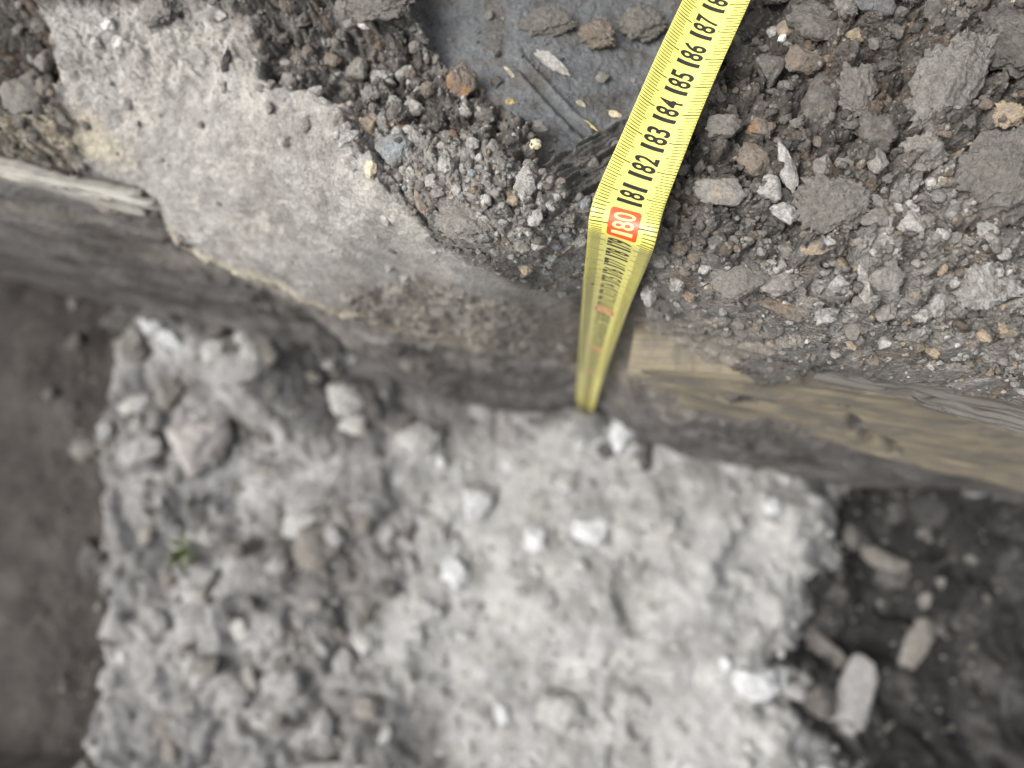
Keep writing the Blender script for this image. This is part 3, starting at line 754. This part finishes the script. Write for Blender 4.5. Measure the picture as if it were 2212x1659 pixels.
# crumbs too many to count
def scatter(name, npts, surf, sizes, colours, mat, parent, sub):
    bases = [rock(sub, 700 + i, 7, .30, 0, .1) for i in range(10)]
    V, Fc, C = [], [], []; off = 0
    for k_ in range(npts):
        got = surf()
        if got is None: continue
        P, s, c = got
        v, f = bases[random.randrange(10)]
        q = np.array(Matrix.Rotation(random.uniform(0, 6.28), 3, Vector((random.gauss(0, 1), random.gauss(0, 1), random.gauss(0, 1))).normalized()))
        sc = s * np.array([1, random.uniform(.6, 1), random.uniform(.5, .9)])
        V.append((v * sc) @ q.T + P); Fc.append(f + off); off += len(v)
        C.append(np.repeat(np.array([c]) * random.uniform(.7, 1.3), len(v), 0))
    return add(name, mesh_from(name, np.concatenate(V), np.concatenate(Fc), True, np.concatenate(C)), mat, parent, kind='stuff')
ZN = ['pit', 'clay', 'grit', 'slab', 'brown', 'pale', 'dark', 'mid']
def bank_crumb(lo, hi, n):
    px = rng.uniform(-30, 2245, n); py = rng.uniform(-25, 850, n)
    zi = np.full(n, 7)
    for k_, pl in list(enumerate((PIT, CLAY, GRIT, SLAB, BROWN, PALER, DARKR)))[::-1]:
        zi = np.where(polymask(px, py, pl, 1) > .5, k_, zi)
    ok = py < edge_y(px) - 5
    it = iter(range(n))
    def f():
        k_ = next(it)
        z = ZN[zi[k_]]
        if not ok[k_] or random.random() > max(WEI[z], .035): return None
        s = lo * (hi / lo) ** (random.random() ** 1.7)
        if z == 'dark' and random.random() < .55: return None
        if on_tape(px[k_], py[k_], -20): return None
        P = bank_pos(px[k_], py[k_]).copy(); P[2] += s * .12
        return P, s, PAL[random.choice(CHO[z])]
    return f
scatter('gravel_crumbs', 2600, bank_crumb(.0022, .0050, 2600), None, None, M_BANK, bank, 2)
scatter('fine_crumbs', 9000, bank_crumb(.0009, .0022, 9000), None, None, M_BANK, bank, 1)

# ------------------------------------------------------------------ stones on the trench floor
def fplace(name, px, py, w, h, ang, colr, thick=.7, sink=.35, label=None, cat='stone', parent=None, k=None):
    P = floor_pos(px, py)
    d = float((P - CAM) @ (R @ np.array([0, 0, -1.0]))); s = d / F
    o = bpy.data.objects.new(name, DEEP[k if k is not None else random.randrange(len(DEEP))]); COL.objects.link(o)
    sx, sy = w * s, h * s; sz = thick * min(sx, sy)
    o.scale = (sx * 1.05, sy * 1.05, sz); o.location = (P[0], P[1], P[2] + sz * (.5 - sink))
    o.rotation_euler = (math.radians(random.uniform(-10, 10)), math.radians(random.uniform(-10, 10)), math.radians(ang))
    o.color = (*(np.array(PAL[colr]) * random.uniform(.95, 1.1)), 1)
    if label: o['label'] = label; o['category'] = cat
    if parent is not None: o.parent = parent
    return o
PAL.update(fwhite=(.45, .46, .465), fpale=(.32, .315, .305), fgrey=(.225, .22, .216), fpink=(.33, .31, .30), fdark=(.06, .056, .053))
for x, y, w, h, a, c, lab in [
    (905, 958, 92, 84, -20, 'fpale', 'pale block at the upper left of the bright trench floor'),
    (1030, 1090, 70, 74, 0, 'fwhite', 'round white stone on the trench floor below the tape end'),
    (990, 1232, 64, 70, 0, 'fwhite', 'white stone next to the dark round hole on the trench floor'),
    (728, 856, 66, 50, 0, 'fpale', 'pale pebble alone on the dark floor left of the tape end'),
    (458, 962, 138, 118, 20, 'fpink', 'large rounded pinkish grey stone on the left trench floor'),
    (345, 975, 100, 64, 10, 'fgrey', 'lumpy grey stone left of the pinkish stone'),
    (680, 1080, 112, 82, 10, 'fgrey', 'rounded grey stone with a dark hollow beneath it'),
    (1620, 1452, 104, 84, -25, 'fwhite', 'large white stone low on the trench floor'),
    (1280, 1150, 84, 66, 0, 'fwhite', 'whitish stone in the middle of the pale floor'),
    (345, 712, 52, 40, -40, 'fwhite', 'bluish white fragment in the dark upper left of the trench'),
    (385, 742, 66, 34, -28, 'fwhite', 'elongated bluish white fragment touching a smaller one'),
    (1345, 935, 60, 110, -25, 'fwhite', 'white lump beside the black gap below the tape'),
    (545, 795, 104, 92, 0, 'fgrey', 'smooth grey boulder under the left trench wall'),
    (1105, 842, 96, 66, -30, 'fpale', 'pale wedge of stone at the wall foot left of the tape'),
    (1210, 1520, 110, 80, 15, 'fpale', 'pale lump near the bottom of the picture on the bright floor'),
    (1990, 1245, 150, 52, -28, 'mid', 'grey slab lying in the dark right end of the trench'),
    (2040, 1420, 50, 120, -25, 'mid', 'narrow grey fragment in the dark right end of the trench'),
    (1870, 1545, 90, 200, -12, 'fgrey', 'grey tongue of debris at the lower right of the trench'),
    (1795, 1420, 150, 50, -35, 'mid', 'slanting grey piece at the border of the dark right end'),
    (1310, 972, 40, 34, 0, 'black', 'black lump standing in for the shade of a hole below the tape end'),  # shaded hole, put in as a black lump
    (1387, 962, 40, 110, 0, 'fdark', 'dark upright lump right of the white lump below the tape'),
    (852, 1264, 46, 44, 0, 'fdark', 'round dark stone left of the bright trench floor'),
    (900, 1203, 28, 26, 0, 'fdark', 'small dark pebble on the bright trench floor'),
    (790, 1250, 96, 52, 0, 'mid', 'dark grey stone beside the round dark stone'),
    (690, 1190, 120, 110, 0, 'mid', 'dark lump under the rounded grey stone on the left floor'),
    (40, 965, 70, 60, 0, 'mid', 'grey lump at the left edge on the brown hollow floor'),
    (1180, 1700, 10, 10, 0, 'fgrey', None),
    (720, 1660, 220, 60, 0, 'fgrey', 'flat grey stone at the bottom edge of the picture')]:
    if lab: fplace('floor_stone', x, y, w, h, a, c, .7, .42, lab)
n = 0
while n < 260:
    px, py = random.uniform(-30, 2240), random.uniform(600, 1680)
    P = floor_pos(px, py)
    inpale = polymask(np.array([px]), np.array([py]), PALEF, 1)[0] > .5
    dk = polymask(np.array([px]), np.array([py]), RIGHTHOLE, 1)[0] + polymask(np.array([px]), np.array([py]), LEFTHOLE, 1)[0] > .5
    if inpale and random.random() < .45: continue
    if dk and random.random() < .72: continue
    w = random.choice([random.uniform(16, 40), random.uniform(30, 78)]) * (.8 if inpale else 1.1)
    c = random.choice(['fpale', 'fwhite', 'fgrey', 'fpale'] if inpale else (['fdark', 'dark', 'fdark', 'fdark', 'mid'] if dk else ['fgrey', 'mid', 'fpale', 'grey', 'fgrey', 'mid', 'dark']))
    fplace('stone', px, py, w, w * random.uniform(.55, 1), random.uniform(0, 180), c, .7, .4, None, None, floor); n += 1
fpx = rng.uniform(-40, 2250, 1600); fpy = rng.uniform(560, 1690, 1600)
fpp = polymask(fpx, fpy, PALEF, 1) > .5; fpd = polymask(fpx, fpy, RIGHTHOLE, 1) + polymask(fpx, fpy, LEFTHOLE, 1) > .5
fit = iter(range(1600))
def floor_crumb():
    k_ = next(fit)
    P = floor_pos(fpx[k_], fpy[k_]).copy(); s = random.uniform(.003, .010)
    return P, s, PAL[random.choice(['fpale', 'fgrey', 'fpale', 'pale'] if fpp[k_] else (['fdark', 'dark', 'mid'] if fpd[k_] else ['fgrey', 'mid', 'fgrey', 'grey', 'mid']))]
scatter('floor_crumbs', 1600, floor_crumb, None, None, M_FLOOR, floor, 1)

# a small tuft of moss
tuft = []
tf = []; c0 = floor_pos(420, 1192)
for k_ in range(60):
    a = random.uniform(0, 6.28); r = random.uniform(0, .014); L = random.uniform(.006, .016)
    b_ = c0 + np.array([math.cos(a) * r, math.sin(a) * r, 0.001]); t_ = b_ + np.array([math.cos(a) * L * .6, math.sin(a) * L * .6, L])
    s_ = np.array([-math.sin(a), math.cos(a), 0]) * .0016
    i0 = len(tuft); m_ = (b_ + t_) / 2 + np.array([0, 0, .002])
    tuft += [b_ - s_, b_ + s_, m_ + s_ * .8, m_ - s_ * .8, t_]
    tf += [(i0, i0 + 1, i0 + 2), (i0, i0 + 2, i0 + 3), (i0 + 3, i0 + 2, i0 + 4)]
add('moss_tuft', mesh_from('moss_tuft', np.array(tuft), np.array(tf), False), plain('moss', (0.10, 0.13, 0.03), .8), label='small green moss tuft on the left trench floor', category='moss')

# ------------------------------------------------------------------ old boards in the trench wall
def board(name, tl, tr, bl, br, thick, mat, seed, rough, label=None, cat=None, parent=None, nx=220, ny=60, ragged=0.0, holes=()):
    """a weathered board: corners given as (pixel x, pixel y, depth); long side runs left to right"""
    c = [unproject(np.array(a[0], float), np.array(a[1], float), np.array(a[2], float)) for a in (tl, tr, bl, br)]
    u = np.linspace(0, 1, nx)[None, :, None]; v = np.linspace(0, 1, ny)[:, None, None]
    front = (c[0] * (1 - u) + c[1] * u) * (1 - v) + (c[2] * (1 - u) + c[3] * u) * v
    e1 = c[1] - c[0]; e2 = c[2] - c[0]; L = np.linalg.norm(e1); Hh = np.linalg.norm(e2)
    nrm = np.cross(e2, e1); nrm /= np.linalg.norm(nrm)
    if nrm @ (CAM - c[0]) < 0: nrm = -nrm
    su = (u * L + 0 * v)[..., 0]; sv_ = (v * Hh + 0 * u)[..., 0]
    q = np.stack([su * 14, sv_ * 420, su * 0 + seed], -1)
    rel = rough * (np.abs(vnoise(q, seed)) * 1.0 + .6 * vnoise(q * np.array([2, 2.7, 1]), seed + 1)) + .0025 * fbm(np.stack([su * 30, sv_ * 40, su * 0], -1), 3, seed + 2)
    for hu, hv, ru, rv, dp in holes:
        rel -= dp * np.exp(-((su / L - hu) / ru) ** 2 - ((sv_ / Hh - hv) / rv) ** 2)
    edge_w = ragged * fbm(np.stack([sv_ * 90, su * 6, su * 0], -1), 3, seed + 3)
    front = front + nrm * rel[..., None] + (e1 / L) * (edge_w * (1 - np.clip(su / (.25 * L), 0, 1)))[..., None]
    er = ragged * 1.6 * (fbm(np.stack([sv_ * 260, su * 4, su * 0 + 7], -1), 4, seed + 9) - .5)
    front = front + (e1 / L) * (er * np.clip(1 - (L - su) / .05, 0, 1))[..., None]
    wob = ragged * .5 * fbm(np.stack([su * 40, sv_ * 0, su * 0], -1), 4, seed + 4)
    front = front + (e2 / Hh) * (wob * np.where(sv_ < Hh / 2, 1 - 2 * sv_ / Hh, 2 * sv_ / Hh - 1))[..., None]
    back = front - nrm * thick
    V = np.concatenate([front.reshape(-1, 3), back.reshape(-1, 3)])
    f = grid_faces(ny, nx); nf = ny * nx
    fb = grid_faces(ny, nx, True) + nf
    rim = np.concatenate([np.arange(nx), np.arange(1, ny) * nx + nx - 1, (ny - 1) * nx + np.arange(nx - 2, -1, -1), np.arange(ny - 2, 0, -1) * nx])
    nxt = np.roll(rim, -1)
    fr_ = np.stack([rim, nxt, nxt + nf, rim + nf], -1)
    Fc = np.concatenate([f, fb, fr_])
    me = mesh_from(name, V, Fc, True)
    uv = me.uv_layers.new(name='UVMap')
    su2 = np.concatenate([su.ravel(), su.ravel()]); sv2 = np.concatenate([sv_.ravel(), (sv_ + .1).ravel()])
    li = np.zeros(len(me.loops), np.int32); me.loops.foreach_get('vertex_index', li)
    uv.data.foreach_set('uv', np.stack([su2[li], sv2[li]], -1).astype(np.float32).ravel())
    o = add(name, me, mat, parent)
    if label: o['label'] = label; o['category'] = cat
    return o
board('tan_board', (1400, 795, .30), (2700, 905, .225), (1470, 872, .43), (2700, 1190, .43), .02, M_WOOD_TAN, 5, .0016,
      'tan timber board lining the trench wall on the right', 'board', ragged=.02, holes=((.36, .55, .012, .16, .02), (.395, .7, .010, .10, .02)))
board('weathered_board', (1790, 775, .226), (2700, 925, .209), (1880, 850, .25), (2700, 1065, .238), .012, M_WOOD_GREY, 9, .0022,
      'split grey weathered board along the trench edge at the right', 'board', ragged=.03, holes=((.16, .62, .02, .10, .008), (.26, .6, .03, .05, .008)))
ls = bpy.data.objects.new('layered_board', None); COL.objects.link(ls)
ls['label'] = 'split pale board in layers sticking out of the bank at the left edge'; ls['category'] = 'board'
board('layer', (-700, 165, .305), (338, 436, .309), (-700, 190, .312), (325, 440, .312), .004, M_WOOD_PALE, 21, .0016, parent=ls, ny=24, ragged=.012)
board('layer', (-700, 183, .309), (330, 438, .312), (-700, 225, .318), (300, 446, .318), .004, M_WOOD_PALE, 22, .0018, parent=ls, ny=24, ragged=.014)
board('layer', (-700, 222, .318), (352, 452, .318), (-700, 248, .332), (345, 472, .330), .004, M_WOOD_PALE, 23, .0016, parent=ls, ny=24, ragged=.014)

# ------------------------------------------------------------------ measuring tape
TP = [(1755, -520, .226), (1690, -330, .2195), (1610, -130, .2135), (1550, 0, .2090), (1475, 163, .2040), (1398, 345, .1970), (1366, 420, .1928), (1349, 470, .1888), (1343, 506, .1912), (1336, 538, .2035)]
tw = [unproject(np.array(a, float), np.array(b, float), np.array(d, float)) for a, b, d in TP]
t_end = unproject(np.array(1262.), np.array(893.), np.array(.785))
hang0 = tw[-1]
for q in np.linspace(0, 1, 9)[1:]:
    bow = np.array([0.0, 0.004, 0]) * math.sin(math.pi * q)
    tw.append(hang0 * (1 - q) + t_end * q + bow)
tw = np.array(tw)
def catmull(P, n=40):
    out = []
    Q = np.concatenate([[2 * P[0] - P[1]], P, [2 * P[-1] - P[-2]]])
    for i in range(1, len(Q) - 2):
        p0, p1, p2, p3 = Q[i - 1:i + 3]
        d1 = np.linalg.norm(p1 - p0) ** .5; d2 = np.linalg.norm(p2 - p1) ** .5; d3 = np.linalg.norm(p3 - p2) ** .5
        for t in np.linspace(0, 1, n, endpoint=False):
            m1 = d2 * ((p1 - p0) / d1 - (p2 - p0) / (d1 + d2) + (p2 - p1) / d2)
            m2 = d2 * ((p2 - p1) / d2 - (p3 - p1) / (d2 + d3) + (p3 - p2) / d3)
            t2, t3 = t * t, t * t * t
            out.append((2 * t3 - 3 * t2 + 1) * p1 + (t3 - 2 * t2 + t) * m1 * 1.0 + (-2 * t3 + 3 * t2) * p2 + (t3 - t2) * m2)
    out.append(P[-1]); return np.array(out)
path = catmull(tw)
_s = np.r_[0, np.cumsum(np.linalg.norm(np.diff(path, axis=0), axis=1))]
_u = np.linspace(0, _s[-1], 3000); path = np.stack([np.interp(_u, _s, path[:, k]) for k in range(3)], -1)
_st = _u[1]; _w = int(.0075 / _st); _k = np.exp(-.5 * (np.arange(-_w, _w + 1) * _st / .0027) ** 2); _k /= _k.sum()
path = np.stack([np.convolve(np.pad(path[:, k], _w, mode='reflect', reflect_type='odd'), _k, 'valid') for k in range(3)], -1)
sl = np.r_[0, np.cumsum(np.linalg.norm(np.diff(path, axis=0), axis=1))]
s180 = np.interp(484, [(CY - F * ((p - CAM) @ R)[1] / -((p - CAM) @ R)[2]) for p in path], sl) if False else None
pc = (path - CAM) @ R
ppy = CY - F * pc[:, 1] / -pc[:, 2]
s180 = float(sl[np.argmin(np.abs(ppy - 487))])
W0 = np.array([math.cos(math.radians(22)), -math.sin(math.radians(22)), 0.0])
TW2 = 0.0095
def tape_frame(s):
    """centre, across, normal at arc length s (vectorised)"""
    C = np.stack([np.interp(s, sl, path[:, k]) for k in range(3)], -1)
    e = 0.0012
    T = np.stack([np.interp(s + e, sl, path[:, k]) - np.interp(s - e, sl, path[:, k]) for k in range(3)], -1)
    T /= np.linalg.norm(T, axis=-1)[..., None]
    Wv = W0 - (T @ W0)[..., None] * T; Wv /= np.linalg.norm(Wv, axis=-1)[..., None]
    N = np.cross(Wv, T)
    N = np.where((N @ np.array([0.1, -.45, .9]))[..., None] < 0, -N, N)
    return C, Wv, N
def tape_point(u, s, lift=0.0):
    """u metres across (left negative), s arc length from the 180 mark (positive towards the top of the picture)"""
    sa = s180 - s
    C, Wv, N = tape_frame(sa)
    d = np.abs(s + 0.004)
    sag = 0.0004 + 0.0027 * sstep(.004, .045, np.where(s > 0, d, d * .8)) * (1 - .8 * sstep(.30, .5, -s))
    u_ = u * (1 - .05 * sag / .003)
    return C + Wv * u_[..., None] + N * (sag * (u / TW2) ** 2 + lift)[..., None]
S0, S1 = s180 - sl[-1], s180 - 0.0
ns, nu = 420, 15
ss_ = np.linspace(S0, S1, ns); uu = np.linspace(-TW2, TW2, nu)
U_, S_ = np.meshgrid(uu, ss_)
topv = tape_point(U_, S_); botv = tape_point(U_, S_, -0.00016)
nf = ns * nu
rim = np.concatenate([np.arange(nu), np.arange(1, ns) * nu + nu - 1, (ns - 1) * nu + np.arange(nu - 2, -1, -1), np.arange(ns - 2, 0, -1) * nu]); nxt = np.roll(rim, -1)
tape = bpy.data.objects.new('measuring_tape', None); COL.objects.link(tape)
tape['label'] = 'yellow steel measuring tape bent over the trench edge at the 180 mark'; tape['category'] = 'tape measure'
add('blade', mesh_from('blade', np.concatenate([topv.reshape(-1, 3), botv.reshape(-1, 3)]),
    np.concatenate([grid_faces(ns, nu), grid_faces(ns, nu, True) + nf, np.stack([rim, nxt, nxt + nf, rim + nf], -1)])), M_YELLOW, tape)
# tick marks on both edges
V, Fq = [], []
def strip(u0, u1, s, half, lift=.00013, n=6):
    i0 = len(V)
    for k_ in range(n + 1):
        u = u0 + (u1 - u0) * k_ / n
        V.append((u, s - half, lift)); V.append((u, s + half, lift))
    for k_ in range(n):
        a = i0 + 2 * k_; Fq.append((a, a + 2, a + 3, a + 1))
cm_lo, cm_hi = int(math.ceil(180 + S0 * 100)), int(math.floor(180 + S1 * 100))
for mm in range(cm_lo * 10, cm_hi * 10 + 1):
    s = mm / 1000 - 1.80
    if not (S0 + .002 < s < S1 - .002): continue
    if mm < 1500 and mm % 5: continue
    ln = .0054 if mm % 10 == 0 else (.0047 if mm % 5 == 0 else .0038)
    hw = .00016 if mm % 10 == 0 else .00012
    strip(-TW2 + .0001, -TW2 + ln, s, hw); strip(TW2 - .0001, TW2 - ln, s, hw)
V = np.array(V)
add('tick_marks', mesh_from('tick_marks', tape_point(V[:, 0], V[:, 1], 0) + tape_frame(s180 - V[:, 1])[2] * V[:, 2:3], np.array(Fq), False), M_BLACK, tape)
# digits: built-in typeface, emboldened, cut fine enough to follow the curved blade
def glyph(ch, bold=.024):
    cu = bpy.data.curves.new('glyph', 'FONT'); cu.body = ch; cu.size = 1.0; cu.offset = bold; cu.resolution_u = 6
    o = bpy.data.objects.new('glyph', cu); COL.objects.link(o)
    me = bpy.data.meshes.new_from_object(o.evaluated_get(bpy.context.evaluated_depsgraph_get()))
    bpy.data.objects.remove(o); bpy.data.curves.remove(cu)
    bm = bmesh.new(); bm.from_mesh(me); bpy.data.meshes.remove(me)
    bmesh.ops.triangulate(bm, faces=bm.faces[:])
    xs_ = [v.co.x for v in bm.verts]; ys_ = [v.co.y for v in bm.verts]
    x0, x1, y0, y1 = min(xs_), max(xs_), min(ys_), max(ys_)
    for v in bm.verts: v.co = ((v.co.x - x0) / (x1 - x0), (v.co.y - y0) / (y1 - y0), 0)
    for k_ in range(1, 8):
        for co, no in (((0, k_ / 8, 0), (0, 1, 0)), ((k_ / 8, 0, 0), (1, 0, 0))):
            if k_ % 2 and no[0]: continue
            bmesh.ops.bisect_plane(bm, geom=bm.verts[:] + bm.edges[:] + bm.faces[:], plane_co=co, plane_no=no)
    bmesh.ops.triangulate(bm, faces=bm.faces[:])
    bm.verts.index_update()
    v = np.array([x.co[:2] for x in bm.verts]); f = np.array([[q.index for q in p.verts] for p in bm.faces]); bm.free()
    return v, f
GL = {c: glyph(c) for c in '0123456789'}
GLB = {c: glyph(c, .004) for c in '0123456789'}
HGT, WID, GAP = .0072, .00245, .00035
def numeral(txt, s, lift, parent, mat, hgt=HGT, WID=.00245, gl=None):
    VV, FF, off = [], [], 0
    tot = len(txt) * WID + (len(txt) - 1) * GAP
    for i, ch in enumerate(txt):
        v, f = (gl or GL)[ch]
        w = WID * (.55 if ch == '1' else 1)
        s0 = s - tot / 2 + i * (WID + GAP) + (WID - w) / 2
        VV.append(np.stack([hgt / 2 - v[:, 1] * hgt, s0 + v[:, 0] * w], -1)); FF.append(f + off); off += len(v)
    VV = np.concatenate(VV)
    p = tape_point(VV[:, 0], VV[:, 1]) + tape_frame(s180 - VV[:, 1])[2] * lift
    return add('numeral', mesh_from('numeral', p, np.concatenate(FF), False), mat, parent)
for cm in range(cm_lo + 1, cm_hi):
    s = cm / 100 - 1.80
    if cm % 10 == 0:
        # rounded red box
        a, b, r = .0045, .0043, .0010
        nU, nS = 14, 14
        gu, gs = np.meshgrid(np.linspace(-b, b, nU), np.linspace(-a, a, nS))
        # pull the corners in to round them
        cu_, cs_ = np.abs(gu) - (b - r), np.abs(gs) - (a - r)
        l_ = np.hypot(np.maximum(cu_, 0), np.maximum(cs_, 0)); k_ = np.where((cu_ > 0) & (cs_ > 0) & (l_ > r), r / np.maximum(l_, 1e-9), 1)
        gu = np.where((cu_ > 0) & (cs_ > 0), np.sign(gu) * (b - r + cu_ * k_), gu); gs = np.where((cu_ > 0) & (cs_ > 0), np.sign(gs) * (a - r + cs_ * k_), gs)
        pb = tape_point(gu, gs + s) + tape_frame(s180 - (gs + s))[2] * .00008
        box = add('red_box', mesh_from('red_box', pb.reshape(-1, 3), grid_faces(nS, nU), False), M_RED, tape)
        numeral(str(cm), s, .00014, box, M_LEMON, .0060, .0020, GLB)
    else:
        numeral(str(cm), s, .00008, tape, M_BLACK)
